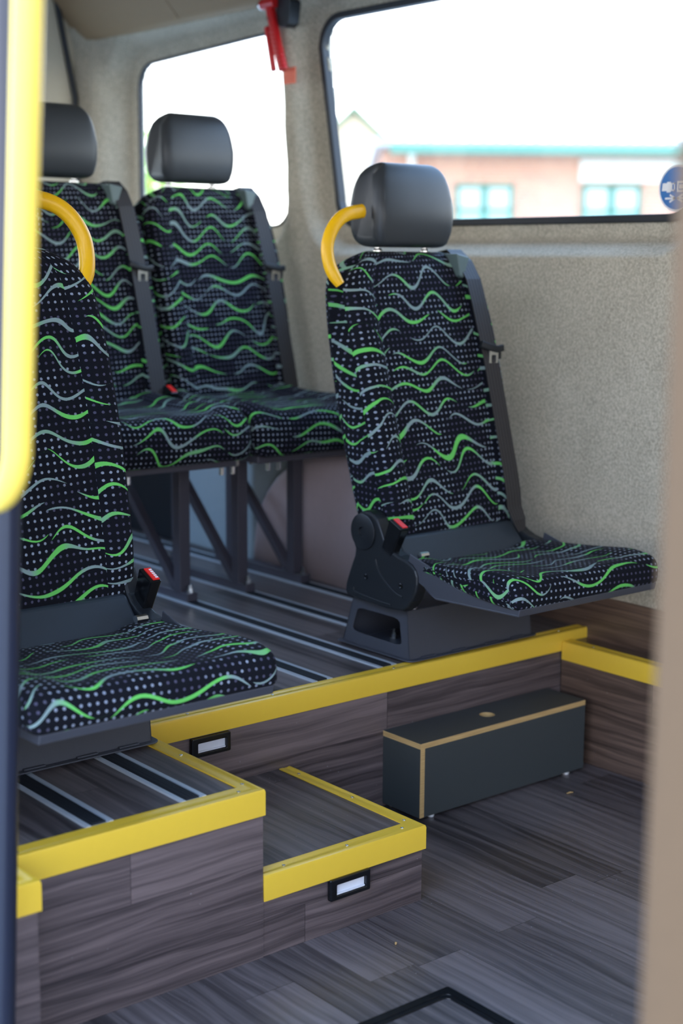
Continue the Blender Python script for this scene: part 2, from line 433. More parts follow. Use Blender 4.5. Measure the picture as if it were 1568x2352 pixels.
# ---- window wall as a relief surface
WINS = [dict(y0=2.19, y1=3.525, z0=1.357, z1=1.965, r=0.085, lean=0.085, slope=0.0),
        dict(y0=3.775, y1=4.665, z0=1.357, z1=1.957, r=0.085, lean=0.0, slope=-0.03)]
for wn in WINS:      # glass plane sits a little further out than the lining
    for k_ in ('y0', 'y1'): wn[k_] *= 1.0103
    for k_ in ('z0', 'z1'): wn[k_] = 1.25+(wn[k_]-1.25)*1.0103
def wparam(wn, z):
    # shared edges with slight leans
    f = (z-wn['z0'])/(wn['z1']-wn['z0'])
    return (wn['y0']+(0.04*f if wn is WINS[1] else 0.0)), wn['y1']+wn['lean']*f
def wsdf(wn, y, z):
    a, b = wparam(wn, z); zt = wn['z1']+wn['slope']*(y-wn['y0'])
    cy, hy = (a+b)/2, (b-a)/2; cz, hz = (wn['z0']+zt)/2, (zt-wn['z0'])/2; r = wn['r']
    qy, qz = abs(y-cy)-hy+r, abs(z-cz)-hz+r
    return math.hypot(max(qy, 0), max(qz, 0))+min(max(qy, qz), 0)-r
def woutline(wn, d, seg=8):
    out = []
    for (sy, sz, a0) in ((1, 1, 0), (-1, 1, 90), (-1, -1, 180), (1, -1, 270)):
        zr = wn['z1'] if sz > 0 else wn['z0']
        a, b = wparam(wn, zr); yr = b if sy > 0 else a
        if sz > 0: zr = wn['z1']+wn['slope']*(yr-wn['y0'])
        r = wn['r']
        for k in range(seg+1):
            t = math.radians(a0+90*k/seg); out.append((yr-sy*r+(r+d)*math.cos(t), zr-sz*r+(r+d)*math.sin(t)))
    return out
def xbase(y, z):
    x = XW+0.012*sstep(0.75, 0.42, z)
    x -= max(0, z-1.97)**2*2.5
    x -= 0.10*sstep(4.78, 5.0, y)**2+0.03*math.exp(-((y-4.84)/0.035)**2)*sstep(2.05, 1.9, z)
    x += 0.014*math.exp(-((y-3.66)/0.05)**2)*sstep(1.15, 1.35, z)
    return x
def xsurf(y, z):
    d = min(wsdf(wn, y, z) for wn in WINS)
    if d > 0.13: return xbase(y, z)
    f = max(0, min(1, (d-0.046)/0.050)); f = 0.75*f+0.25*sstep(0, 1, f)
    return 2.918*(1-f)+xbase(y, z)*f
def build_wall():
    ys = [-0.7+i*0.1 for i in range(27)]+[2.0+i*0.0125 for i in range(1, 238)]; ys = [y for y in ys if y <= 4.96]
    zs = [0.26+i*0.05 for i in range(16)]+[1.06+i*0.0125 for i in range(1, 82)]
    idx = {}; vs_ = []
    def vid(i, j):
        if (i, j) not in idx:
            y, z = ys[i], zs[j]
            for wn in WINS:
                for _ in range(3):
                    d = wsdf(wn, y, z)
                    if d < 0 and d > -0.03:
                        e = 1e-4; gy = (wsdf(wn, y+e, z)-d)/e; gz = (wsdf(wn, y, z+e)-d)/e; l = gy*gy+gz*gz or 1
                        y -= gy/l*d; z -= gz/l*d
            idx[(i, j)] = len(vs_); vs_.append((xsurf(y, z), y, z))
        return idx[(i, j)]
    fs = []
    for i in range(len(ys)-1):
        for j in range(len(zs)-1):
            cy, cz = (ys[i]+ys[i+1])/2, (zs[j]+zs[j+1])/2
            if min(wsdf(wn, cy, cz) for wn in WINS) < 0: continue
            fs.append((vid(i, j), vid(i, j+1), vid(i+1, j+1), vid(i+1, j)))
    me = bpy.data.meshes.new('wall_right'); me.from_pydata(vs_, [], fs)
    o = link('wall_right', me, FELT, None, True); tag(o, kind='structure')
    md = o.modifiers.new('solid', 'SOLIDIFY'); md.thickness = 0.02; md.offset = -1
build_wall()
for k, wn in enumerate(WINS):
    m = MB(); m.ring(woutline(wn, 0.011 if k == 0 else 0.004), woutline(wn, -0.008 if k == 0 else -0.003), 'x', 2.902 if k == 0 else 2.912, 2.932)
    wobj = m.build('window_%d' % (k+1), RUB, bev=0.003); tag(wobj, kind='structure')
    g = MB().prism(woutline(wn, -0.002), 'x', 2.926, 2.930); part('pane', g, GLS, wobj)

# wood panel at foot of the window wall, ledge, low side wall
m = MB().box(2.838, 2.875, -0.7, 4.95, 0.26, 0.409); tag(m.build('baseboard_right', WXW, bev=0.002), kind='structure')
m = MB().box(2.7455, 2.837, -0.7, YA-0.001, 0.0, ZF-0.003); tag(m.build('wall_ledge', [WXW], bev=0.001), 'wood-effect sill box along the low floor under the window wall', 'ledge')
# end wall
m = MB()
RW = [(2.47, 2.60, 1.02, 1.93)]
def rear_wall():
    y0, y1 = 4.94, 5.0
    m = MB(); m.box(0.85, 2.62, y0, y1, 0.26, 1.15); m.box(0.85, 2.62, y0, y1, 1.945, 2.4); m.box(0.85, 1.02, y0, y1, 1.15, 1.945)
    m.box(2.56, 2.65, y0, y1, 1.15, 1.945)
    tag(m.build('wall_rear', CEIL, bev=0.004), kind='structure')
    m = MB(); m.box(1.02, 2.56, 4.965, 4.97, 1.15, 1.945); p = m.build('window_3', GLS); tag(p, kind='structure')
    m = MB(); m.sweep([(2.86, 4.965, 0.3), (2.86, 4.965, 1.83), (2.855, 4.955, 2.05), (2.82, 4.94, 2.3)], rrect(0, 0, 0.02, 0.078, 0.01, 2), up=(0, 1, 0))
    tag(m.build('trim_1', FELT, smooth=True), kind='structure')
    m = MB(); m.box(2.60, 2.80, 4.93, 4.99, 0.3, 2.4); tag(m.build('trim_2', PILL, bev=0.01), kind='structure')
    m = MB(); m.tube([(2.775, 4.922, 0.4), (2.775, 4.922, 1.2), (2.772, 4.922, 1.83), (2.70, 4.922, 2.19), (2.64, 4.922, 2.35)], 0.011, 10)
    tag(m.build('door_seal', RUB, smooth=True), 'black rubber seal running up beside the rear door opening', 'seal')
    m = MB(); m.box(1.0, 2.60, 4.90, 4.945, 2.012, 2.036); tag(m.build('trim_3', BLK, bev=0.003), kind='structure')
    m = MB(); m.box(1.4, 2.60, 4.902, 4.942, 1.985, 2.010); tag(m.build('brake_light', REDH, bev=0.004), 'thin red high-level light bar above the rear window', 'light')
rear_wall()
# raised floor (A main level, B front wing, small front tongue)
m = MB().box(1.484, 2.744, YA, 4.935, 0.0, ZA).box(2.744, 2.836, YA+0.004, 4.935, 0.0, ZA)
pm_ = m.build('raised_platform', [WX], bev=0.001)
tag(pm_, 'wood-effect raised floor across the rear, carrying the right-hand and rear seats', 'platform')
part('vinyl_top', MB().box(1.4835, 2.836, YA+0.001, 4.935, ZA-0.001, ZA+0.0012), WY, pm_)
m = MB().box(0.902, 1.483, YB, 4.935, 0.0, ZA).box(0.902, 0.9825, 1.914, YB, 0.0, ZA)
pw_ = m.build('platform_wing', [WX], bev=0.001)
tag(pw_, 'wood-effect platform wing at the left, under the nearest seat', 'platform')
part('vinyl_top', MB().box(0.902, 1.483, YB+0.001, 4.935, ZA-0.001, ZA+0.0012).box(0.902, 0.98, 1.915, YB+0.001, ZA-0.001, ZA+0.0012), WY, pw_)
m = MB().box(1.4835, 1.8725, YB+0.002, YA-0.001, 0.0, ZC-0.001)
stp = m.build('step_block', [WX], bev=0.001); tag(stp, 'low wood-effect step block with yellow edging in front of the platform', 'step')
m = MB().box(1.4845, 1.871, YB+0.003, YA, ZC-0.001, ZC+0.0012); part('tread', m, WY, stp)

# yellow edge profiles
def screw(parent, x, y, z):
    m = MB().lathe((x, y, z), [(0.0035, 0), (0.0035, 0.0008), (0.0022, 0.0012), (0.0012, 0.0006)], seg=12)
    part('screw', m, CHR, parent, smooth=True)
def Lprof(d, h, t=0.003):
    # cross-section (outwards, up): edge at (0,0); top flange runs inwards, front flange down, raised nose bead
    return [(0, -h), (0, -0.006), (-0.0015, -0.0015), (-0.006, 0.0004), (-0.010, 0.0), (-0.012, -0.001), (-0.022, -0.001), (-0.024, 0), (-d, 0), (-d, -t), (-t-0.001, -t), (-t, -h)]
def strip_mesh(m, path, outs, z, d, h):
    pr = Lprof(d, h); n = len(pr); vs_ = []
    for (p, o) in zip(path, outs):
        vs_ += [(p[0]+o[0]*q[0], p[1]+o[1]*q[0], z+q[1]) for q in pr]
    fs = []
    for i in range(len(path)-1):
        for j in range(n): k = (j+1) % n; fs.append((i*n+j, i*n+k, (i+1)*n+k, (i+1)*n+j))
    fs += [tuple(range(n)), tuple(range(len(path)*n-1, (len(path)-1)*n-1, -1))]
    m.add(vs_, fs)
def strip(label, path, outs, z, d, h, screws):
    m = MB(); strip_mesh(m, path, outs, z, d, h)
    o = m.build('edge_profile', YEL, smooth=True); tag(o, label, 'edge strip', 'yellow edge profiles')
    for s in screws: screw(o, s[0], s[1], z-0.001)
    return o
T = 0.003
strip('long yellow edging on the front of the main platform, under the right-hand seat', [(1.505, YA-T), (2.84, YA-T)], [(0, -1), (0, -1)], ZA+0.004, 0.036, 0.048,
      [(x, YA+0.016) for x in (1.62, 1.84, 2.19, 2.75)])
strip('L-shaped yellow edging round the left platform wing and its front tongue', [(1.486, YA-0.004), (1.486, YB-T), (0.9875, YB-T), (0.9875, 1.910), (0.90, 1.910)],
      [(1, 0), (1, -1), (1, -1), (1, -1), (0, -1)], ZA+0.004, 0.036, 0.050,
      [(1.468, 2.26), (1.468, 2.06), (1.44, 2.032), (1.008, 2.03), (0.965, 1.965), (0.935, 1.928)])
strip('yellow edging on the front and right edges of the low step', [(1.4835, YB-T), (1.878, YB-T), (1.878, YA-0.003)],
      [(0, -1), (1, -1), (1, 0)], ZC+0.003, 0.034, 0.050,
      [(1.54, 2.032), (1.69, 2.032), (1.83, 2.032), (1.86, 2.06), (1.86, 2.22), (1.86, 2.40)])
strip('short yellow edging on the sill box, bottom right by the door pillar', [(2.7425, YA-0.004), (2.7425, -0.7)], [(-1, 0), (-1, 0)], ZF+0.002, 0.034, 0.048,
      [(2.76, 2.36), (2.76, 2.10), (2.76, 1.8), (2.76, 1.2)])

# aluminium seat rails
def rail(x, y0, y1, label):
    r = empty('seat_rail', (x, y0, ZA+0.001), label, 'rail', 'floor seat rails')
    L = y1-y0
    m = MB().box(-0.026, -0.017, 0, L, 0, 0.004).box(0.017, 0.026, 0, L, 0, 0.004).box(-0.018, 0.018, 0, L, 0, 0.001)
    part('rail_body', m, ALU, r)
    prof = [(-0.014, 0.0), (-0.014, 0.004), (-0.010, 0.0048), (0, 0.0056), (0.010, 0.0048), (0.014, 0.004), (0.014, 0.0)]
    m = MB(); a = 0.006
    n = len(prof)
    vs_ = [(p[0], yy, p[1]) for yy in (a, L-a) for p in prof]
    m.add(vs_, [tuple(range(n)), tuple(range(2*n-1, n-1, -1))]+[(j, (j+1) % n, n+(j+1) % n, n+j) for j in range(n)])
    for k in range(-3, 4): m.box(k*0.0036-0.0006, k*0.0036+0.0006, a, L-a, 0.004, 0.0060 if abs(k) < 2 else 0.0054)
    part('rubber_insert', m, RUB, r, label='black ribbed insert')
    return r
rail(1.171, YB+0.033, 4.9, 'leftmost floor rail of the left platform wing, running under the left seat')
rail(1.358, YB+0.033, 4.9, 'floor rail on the left platform wing, nearest its right-hand yellow edge')
rail(1.996, YA+0.033, 4.9, 'floor rail on the main platform just right of the left seat cushion')
rail(2.188, YA+0.033, 4.9, 'floor rail ending just left of the right-hand seat pedestal')
rail(2.383, YA+0.033, 4.9, 'floor rail under the left half of the right-hand seat pedestal')
rail(2.580, YA+0.033, 4.9, 'floor rail nearest the wheel arch')

# wheel arch and rear side box
m = MB(); A = []
NY, NS = 36, 12
for i in range(NY+1):
    th = PI*i/NY; y = 3.21-0.43*math.cos(th); h = max(0.004, (0.705-ZA)*math.sin(th)**0.62 if 0 < i < NY else 0.004)
    xf = 2.612+0.030*sstep(2.95, 3.35, y); r_ = min(0.05, h*0.5)
    row = [(xf, y, ZA+0.0005)]
    for k in range(NS-2): a_ = PI/2*k/(NS-3); row.append((xf+r_-r_*math.cos(a_), y, ZA+h-r_+r_*math.sin(a_)))
    row.append((2.825, y, ZA+h)); A.append(row)
vs_ = [p for row in A for p in row]; fs = []
for i in range(NY):
    for k in range(NS-1): fs.append((i*NS+k, i*NS+k+1, (i+1)*NS+k+1, (i+1)*NS+k))
m.add(vs_, fs)
o = m.build('wheel_arch', ARCH, smooth=True); md = o.modifiers.new('thick', 'SOLIDIFY'); md.thickness = 0.004
tag(o, 'rounded mauve-grey wheel arch cover beneath the rear right seat', 'wheel arch')
m = MB().prism([(3.645, ZA), (3.645, 0.70), (3.86, 0.70), (4.03, 0.585), (4.03, ZA)], 'x', 2.648, 2.825)
tag(m.build('side_box', BLUEP, bev=0.01), 'blue-grey side trim box behind the wheel arch', 'trim box')
m = MB().prism([(4.04, ZA), (4.04, 0.68), (4.90, 0.68), (4.90, ZA)], 'x', 2.64, 2.825)  # plain black block filling the dark area past the side trim
tag(m.build('black_corner_block', BLK, bev=0.01), 'black box against the wall in the far rear corner', 'box')

# ceiling and cove
m = MB().box(0.72, 2.7, -0.7, 5.0, 2.38, 2.42); tag(m.build('ceiling', CEIL), kind='structure')
m = MB(); P = [(2.805, 2.028), (2.79, 2.045), (2.74, 2.10), (2.68, 2.18), (2.64, 2.28), (2.62, 2.40), (2.64, 2.40), (2.70, 2.25), (2.76, 2.14), (2.86, 2.075), (2.86, 2.028)]
def xz_prism(m, poly, y0, y1):
    n = len(poly); m.add([(p[0], y, p[1]) for y in (y0, y1) for p in poly], [tuple(range(n)), tuple(range(2*n-1, n-1, -1))]+[(j, (j+1) % n, n+(j+1) % n, n+j) for j in range(n)])
xz_prism(m, chaikin(P, 1), 4.272, 4.94); tag(m.build('trim_4', CEIL, smooth=True), kind='structure')
m = MB(); xz_prism(m, chaikin(P, 1), -0.7, 4.268); tag(m.build('trim_5', CEIL, smooth=True), kind='structure')

# walls out of view that close the cabin (left side blocks light, its openings added for fill light; front bulkhead), door pillar
m = MB(); x0, x1 = 0.84, 0.9
m.box(x0, x1, 1.98, 5.0, -0.1, 1.3).box(x0, x1, 1.98, 5.0, 1.95, 2.42).box(x0, x1, 1.98, 2.3, 1.3, 1.95).box(x0, x1, 3.4, 3.6, 1.3, 1.95).box(x0, x1, 4.7, 5.0, 1.3, 1.95)
tag(m.build('wall_left', FELT), kind='structure')
m = MB().box(0.75, 2.9, -0.76, -0.7, -0.1, 1.2).box(0.75, 0.95, -0.76, -0.7, 1.2, 2.42).box(0.75, 2.9, -0.76, -0.7, 1.95, 2.42); tag(m.build('wall_front', CEIL), kind='structure')
m = MB().box(0.72, 0.95, -0.7, 5.0, 2.1, 2.42); tag(m.build('trim_6', CEIL), kind='structure')
m = MB().prism(chaikin([(0.93, 0.2), (0.835, 0.2), (0.83, 0.64), (0.85, 0.672), (0.90, 0.675), (0.93, 0.64)], 2), 'z', -0.35, 2.1)
tag(m.build('door_pillar', DPILL, smooth=True), 'blurred beige door pillar trim along the right edge of the view', 'pillar')

# ================================================================== THINGS
# step box
bx = empty('foot_box', (2.146, 2.3247, 0), 'dark laminate footrest box with plywood edges and a round finger hole', 'box')
Lx, Dy, H = 0.5505, 0.128, 0.184; zt = 0.0085; tk = 0.0135
m = MB().box(tk, Lx, 0.0, tk, zt, H-tk).box(tk, Lx-tk, Dy-tk, Dy, zt, H-tk); part('front_board', m, BOXP, bx)
# end boards with ply edges
for xa in (0.0, Lx-tk):
    e = part('end_board', MB().box(xa, xa+tk, 0.0006 if xa == 0 else tk, Dy-0.0006, zt, H-tk), BOXP, bx)
    if xa > 0: continue
    part('plywood_edge', MB().box(xa+0.0003, xa+tk-0.0003, -0.0004, 0.0007, zt, H-tk), PLY, e, label='pale plywood edge')
def lid():
    hx, hy, r = 0.2725, 0.064, 0.019
    outer = []; inner = []
    N = 48
    for k in range(N):
        a = 2*PI*k/N; ca, sa = math.cos(a), math.sin(a)
        inner.append((hx+r*ca, hy+r*sa))
        t = min((Lx-hx if ca > 0 else hx)/abs(ca) if abs(ca) > 1e-9 else 9, (Dy-hy if sa > 0 else hy)/abs(sa) if abs(sa) > 1e-9 else 9)
        outer.append((hx+t*ca, hy+t*sa))
    for cx_, cy_ in ((0, 0), (Lx, 0), (Lx, Dy), (0, Dy)):
        k = min(range(N), key=lambda i: abs(outer[i][0]-cx_)*0.3+abs(outer[i][1]-cy_)*3 + abs(math.atan2(cy_-hy, cx_-hx)-math.atan2(outer[i][1]-hy, outer[i][0]-hx)))
        outer[k] = (cx_, cy_)
    m = MB().ring(outer, inner, 'z', H-tk, H-0.0008, 1)
    m.ring(outer, inner, 'z', H-0.0008, H, 0)
    return m
l_ = lid().build('lid', [BOXP, PLY], bx)
for x, y in ((0.045, 0.012), (0.50, 0.012), (0.02, 0.115), (0.50, 0.11)):
    part('foot', MB().lathe((x, y, 0), [(0.007, 0), (0.0085, 0.004), (0.0085, zt)], seg=14), WHT, bx, smooth=True, label='small white foot')

# recessed step lights
def step_light(x, y, z, label, w_=0.098, h_=0.042):
    r = empty('step_light', (x, y, z), label, 'light', 'black-framed step lights')
    m = MB(); m.ring(rrect(0, 0, w_/2, h_/2, 0.003, 3), rrect(0.003, -0.002, w_/2-0.0135, h_/2-0.0105, 0.002, 3), 'y', -0.011, 0.0)
    part('bezel', m, BLKG, r, bev=0.0025)
    part('lens', MB().box(-w_/2+0.011, w_/2-0.011, -0.0045, -0.0015, -h_/2+0.008, h_/2-0.009), LENS, r, label='white lens')
    part('lens_rib', MB().box(-w_/2+0.0155, w_/2-0.0125, -0.0085, -0.004, -h_/2+0.0095, -h_/2+0.0125), LENS, r)
step_light(1.6625, YA, 0.2515, 'black step light with white lens on the upper riser, below the long yellow edge')
step_light(1.681, YB+0.002, 0.0875, 'black step light with white lens on the front of the low step')

# floor hatch
def hatch():
    cx_, cy_, lx, ly = 1.666, 1.725, 0.42, 0.50
    r = empty('floor_hatch', (cx_-lx/2, cy_-ly/2, 0.0), 'black-framed floor hatch at the bottom edge of the view', 'hatch')
    def rr(d, rad, seg=6): return rrect(0, 0, lx/2-d, ly/2-d, rad, seg)
    part('outer_frame', MB().ring(rr(0, 0.004), rr(0.017, 0.012), 'z', 0.0, 0.004), BLKG, r, bev=0.001)
    part('seal', MB().ring(rr(0.017, 0.012), rr(0.021, 0.012), 'z', 0.0, 0.0025), RUB, r)
    part('inner_rim', MB().ring(rr(0.0212, 0.012), rr(0.030, 0.012), 'z', 0.0, 0.006), BLKG, r, bev=0.0015)
    part('lid_panel', MB().prism(rr(0.0302, 0.010), 'z', 0.0, 0.004), WY, r)
hatch()

# ---- seats
def W_back(y, z): return lerp_tab([(0.26, 0.208), (0.34, 0.214), (0.48, 0.222), (0.62, 0.228), (0.76, 0.228), (0.86, 0.223), (0.89, 0.212), (0.92, 0.186), (0.945, 0.138)], z)
def d_back(t, y, z, N):
    fr = max(0, -N[0]); a = abs(t)
    d = -0.016*sstep(0.62, 0.82, a)*(1-sstep(0.93, 1.0, a)) * sstep(0.28, 0.40, z)*(1-sstep(0.80, 0.93, z))
    d += 0.006*(1-min(1, abs(a-0.66)/0.035)) * sstep(0.27, 0.33, z) if abs(a-0.66) < 0.035 else 0
    d += 0.003*max(0, 1-abs(z-0.70)/0.012) * (1 if a < 0.64 else 0)
    return (d*fr, 0)
BACKC = [(-0.060, 0.278), (-0.047, 0.258), (0.02, 0.258), (0.075, 0.264), (0.10, 0.34), (0.135, 0.50), (0.165, 0.68), (0.19, 0.84), (0.19, 0.915), (0.155, 0.948), (0.115, 0.946), (0.088, 0.915), (0.070, 0.84), (0.035, 0.72), (0.002, 0.58), (-0.026, 0.44), (-0.052, 0.34)]
BACKC = [(y+0.012+0.022*sstep(0.30, 0.92, z), z) for y, z in BACKC]
HEADC = [(0.118, 0.985), (0.128, 0.966), (0.17, 0.962), (0.215, 0.966), (0.236, 0.985), (0.24, 1.06), (0.228, 1.13), (0.205, 1.160), (0.17, 1.168), (0.145, 1.160), (0.128, 1.135), (0.115, 1.08), (0.110, 1.03)]
def W_head(y, z): return lerp_tab([(0.96, 0.118), (1.0, 0.127), (1.06, 0.130), (1.11, 0.124), (1.14, 0.115), (1.155, 0.105), (1.165, 0.092)], z)
def rline(pts): return chaikin(pts, 2, closed=False)

def make_seat(loc, m_, label, folding=True, uvo=(0, 0), group=None, bx=0.02, hx=0.02):
    """m_=+1: belt on +x side, grab handle and buckle on -x side; -1 mirrored"""
    r = empty('passenger_seat', loc, label, 'seat', group)
    S = lambda x: x*m_
    B = lambda x: x*m_+bx
    # backrest
    pillow('backrest', BACKC, W_back, 0.030, FAB, r, uvo, d_back, nx=44, seam=0.66).location.x = bx
    # headrest
    hd = pillow('headrest', HEADC, W_head, 0.024, LEA, r, (0, 0), lambda t, y, z, N: (0.006*max(0, -N[0])*abs(t)**3, 0), nx=20)
    hd.location = (hx, 0, -0.006)
    # seam round the front face of the headrest
    sp = []
    for k in range(0, 41):
        a = k/40; 
        if a < 0.35: f = a/0.35; z = 0.985+f*0.145; x = -(W_head(0, z)-0.020); y = lerp_tab([(0.98, 0.119), (1.03, 0.114), (1.08, 0.117), (1.13, 0.129), (1.16, 0.15)], z)
        elif a > 0.65: f = (1-a)/0.35; z = 0.985+f*0.145; x = (W_head(0, z)-0.020); y = lerp_tab([(0.98, 0.119), (1.03, 0.114), (1.08, 0.117), (1.13, 0.129), (1.16, 0.15)], z)
        else: f = (a-0.35)/0.3; z = 1.13+0.025*max(0,math.sin(PI*f))**0.6; x = -0.098+0.196*f; y = 0.129+0.012*max(0,math.sin(PI*f))**0.6
        sp.append((x, y+0.0035, z))
    sp = sp if m_ > 0 else sp
    if folding: part('seam', MB().tube(sp, 0.0014, 6), LEA, hd, smooth=True)
    for s in (-1, 1):
        m = MB().tube([(hx+s*0.078, 0.18, 0.90), (hx+s*0.078, 0.18, 0.98)], 0.0065, 12).lathe((hx+s*0.078, 0.18, 0.940), [(0.013, 0), (0.013, 0.010), (0.009, 0.014)], seg=14)
        part('headrest_post', m, CHR, r, smooth=True, label='chrome post')
    # lower back shell
    m = MB().prism([(-0.135, 0.200), (-0.118, 0.216), (-0.055, 0.282), (0.07, 0.29), (0.07, 0.20), (0.0, 0.19)], 'x', -0.195, 0.195)
    part('back_shell', m, SHELL, r, bev=0.006)
    # cushion
    if folding:
        C = [(-0.488, 0.190), (-0.496, 0.205), (-0.494, 0.238), (-0.478, 0.256), (-0.44, 0.256), (-0.33, 0.244), (-0.22, 0.236), (-0.15, 0.235), (-0.115, 0.230), (-0.112, 0.222), (-0.14, 0.218), (-0.20, 0.222), (-0.30, 0.205), (-0.40, 0.194)]
        Wc = lambda y, z: lerp_tab([(-0.5, 0.240), (-0.35, 0.240), (-0.18, 0.226), (-0.08, 0.20)], y)
        lift, rr = 0.013, 0.020
    else:
        C = [(-0.47, 0.215), (-0.492, 0.222), (-0.502, 0.25), (-0.498, 0.305), (-0.475, 0.335), (-0.42, 0.343), (-0.30, 0.335), (-0.15, 0.335), (-0.02, 0.35), (0.01, 0.33), (0.0, 0.26), (-0.05, 0.22)]
        Wc = lambda y, z: lerp_tab([(-0.5, 0.230), (-0.35, 0.2335), (-0.05, 0.222)], y)
        lift, rr = 0.020, 0.036
    def d_cu(t, y, z, N):
        up = max(0, N[1]); a = abs(t)
        d = lift*sstep(0.50, 0.85, a)-0.004*max(0, 1-abs(a-0.62)/0.04)
        return (0, d*up*sstep(-0.5, -0.40, y))
    pillow('seat_cushion', C[::-1] if False else C, Wc, rr, FAB, r, (uvo[0]+0.5, uvo[1]+0.4), d_cu, nx=40, it=2, seam=None)
    if folding:
        # metal pan with side arms
        m = MB()
        for s in (-1, 1):
            xa = s*0.226
            m.prism([(-0.20, 0.245), (-0.14, 0.262), (-0.13, 0.215), (-0.19, 0.192), (-0.23, 0.172), (-0.485, 0.181), (-0.49, 0.194), (-0.30, 0.207)], 'x', min(xa, xa-s*0.004), max(xa, xa-s*0.004))
        m.prism([(-0.19, 0.19), (-0.23, 0.170), (-0.488, 0.179), (-0.492, 0.196), (-0.486, 0.196), (-0.484, 0.184), (-0.23, 0.175)], 'x', -0.227, 0.227)
        part('seat_pan', m, STEEL, r, bev=0.002)
        # recliner covers on both sides
        cov = [(0.08, 0.125), (-0.118, 0.118), (-0.152, 0.142), (-0.173, 0.185), (-0.172, 0.222), (-0.145, 0.244), (-0.095, 0.254), (-0.060, 0.275), (-0.042, 0.31), (-0.026, 0.334), (0.006, 0.345), (0.038, 0.334), (0.058, 0.305), (0.056, 0.262), (0.045, 0.24), (0.066, 0.195), (0.086, 0.146)]
        cov = chaikin(cov, 1)
        for s in (-1, 1):
            if s == -1: xo, xi = -0.232, -0.196
            else: xo, xi = 0.196, 0.232
            m = MB().prism(cov, 'x', xo, xi)
            cv = part('recliner_cover', m, BLK, r, bev=0.006)
            cv.modifiers['bevel'].segments = 3
            xf = s*0.232
            part('pivot_cap', MB().lathe((xf, 0.016, 0.292), [(0.043, 0), (0.043, s*0.004), (0.040, s*0.0062), (0.012, s*0.0062), (0.011, s*0.002), (0.004, s*0.002)], 'x', 40), BLK, cv, smooth=True)
            m = MB().tube(rline([(xf, -0.028, 0.232), (xf, -0.034, 0.212), (xf, -0.062, 0.185), (xf, -0.10, 0.163), (xf, -0.125, 0.158)]), 0.0026, 8)
            m.tube(rline([(xf, 0.052, 0.15), (xf, 0.046, 0.140), (xf, -0.05, 0.133), (xf, -0.085, 0.132)]), 0.0026, 8)
            part('raised_rib', m, BLK, cv, smooth=True)
            for (yy, zz) in ((0.006, 0.184), (-0.118, 0.183)):
                part('cover_screw', MB().lathe((xf, yy, zz), [(0.007, 0), (0.007, s*0.001), (0.0045, s*0.0022), (0.002, s*0.0004)], 'x', 16), BLKG, cv, smooth=True)
        # pedestal
        ped = MB(); zt_ = 0.118
        def side(s):
            outer = [(-0.124, 0.002), (0.124, 0.002), (0.085, zt_), (-0.112, zt_)]
            inner = [(-0.094, 0.030), (0.090, 0.032), (0.068, 0.094), (-0.084, 0.094)]
            def dens(poly, k=8):
                o_ = []
                for i in range(4):
                    a, b = poly[i], poly[(i+1) % 4]
                    o_ += [(a[0]+(b[0]-a[0])*j/k, a[1]+(b[1]-a[1])*j/k) for j in range(k)]
                return o_
            inn = dens(inner)
            for i in (0, 8, 16, 24):   # round the corners
                a, b, c = Vector(inn[i-1]), Vector(inn[i]), Vector(inn[(i+1) % 32])
                inn[i] = tuple((a+c)/2*0.6+b*0.4)
            x = s*0.205
            ped.ring(dens(outer), inn, 'x', min(x, x-s*0.004), max(x, x-s*0.004))
        side(-1); side(1)
        for (yb, yt, sg) in ((-0.124, -0.112, 1), (0.124, 0.085, -1)):
            ped.prism([(yb, 0.002), (yt, zt_), (yt+sg*0.004, zt_), (yb+sg*0.004, 0.002)], 'x', -0.205, 0.205)
        ped.box(-0.205, 0.205, -0.112, 0.085, zt_-0.004, zt_)
        part('pedestal', ped, STEEL, r, bev=0.0012)
        bp = MB().prism(rrect(0, 0, 0.218, 0.139, 0.02), 'z', 0.0, 0.003)
        for xx in (-0.15, -0.05, 0.06, 0.15): bp.box(xx-0.022, xx+0.022, -0.132, -0.124, 0.003, 0.006)
        part('base_plate', bp, STEEL, r, bev=0.001)
        for (x, y) in ((-0.10, 0.05), (0.15, -0.06), (0.10, 0.05)):
            part('bolt', MB().lathe((x, y, 0.003), [(0.013, 0), (0.013, 0.004), (0.009, 0.004), (0.009, 0.013), (0.0055, 0.013), (0.0055, 0.026)], seg=6), CHR, r, label='zinc floor bolt')
        for x in (S(-0.178),):
            part('bolt', MB().lathe((x, -0.098, 0.118), [(0.014, 0), (0.014, 0.003), (0.009, 0.003), (0.009, 0.012), (0.006, 0.014), (0.006, 0.026)], seg=8), CHR, r, label='zinc bolt on the pedestal')
            part('pivot_bolt', MB().lathe((x, -0.135, 0.252), [(0.008, -0.012), (0.008, 0.012)], 'x', 8), CHR, r)
        # inboard bracket at the belt side
        m = MB().prism(chaikin([(-0.045, 0.30), (-0.06, 0.27), (-0.09, 0.235), (-0.15, 0.215), (-0.15, 0.205), (-0.06, 0.20), (-0.01, 0.23), (-0.02, 0.30)], 1), 'x', S(0.2)-0.004, S(0.2)+0.004)
        part('anchor_bracket', m, SHELL, r)
    else:
        m = MB().box(-0.20, 0.20, -0.45, -0.02, 0.197, 0.221); part('seat_pan', m, FRAME, r, bev=0.003)
        for x in (-0.16, 0.16):
            for dx in (0, 0.035): part('bolt', MB().lathe((x+dx, -0.44, 0.176), [(0.007, 0), (0.007, 0.02)], seg=8), CHR, r)
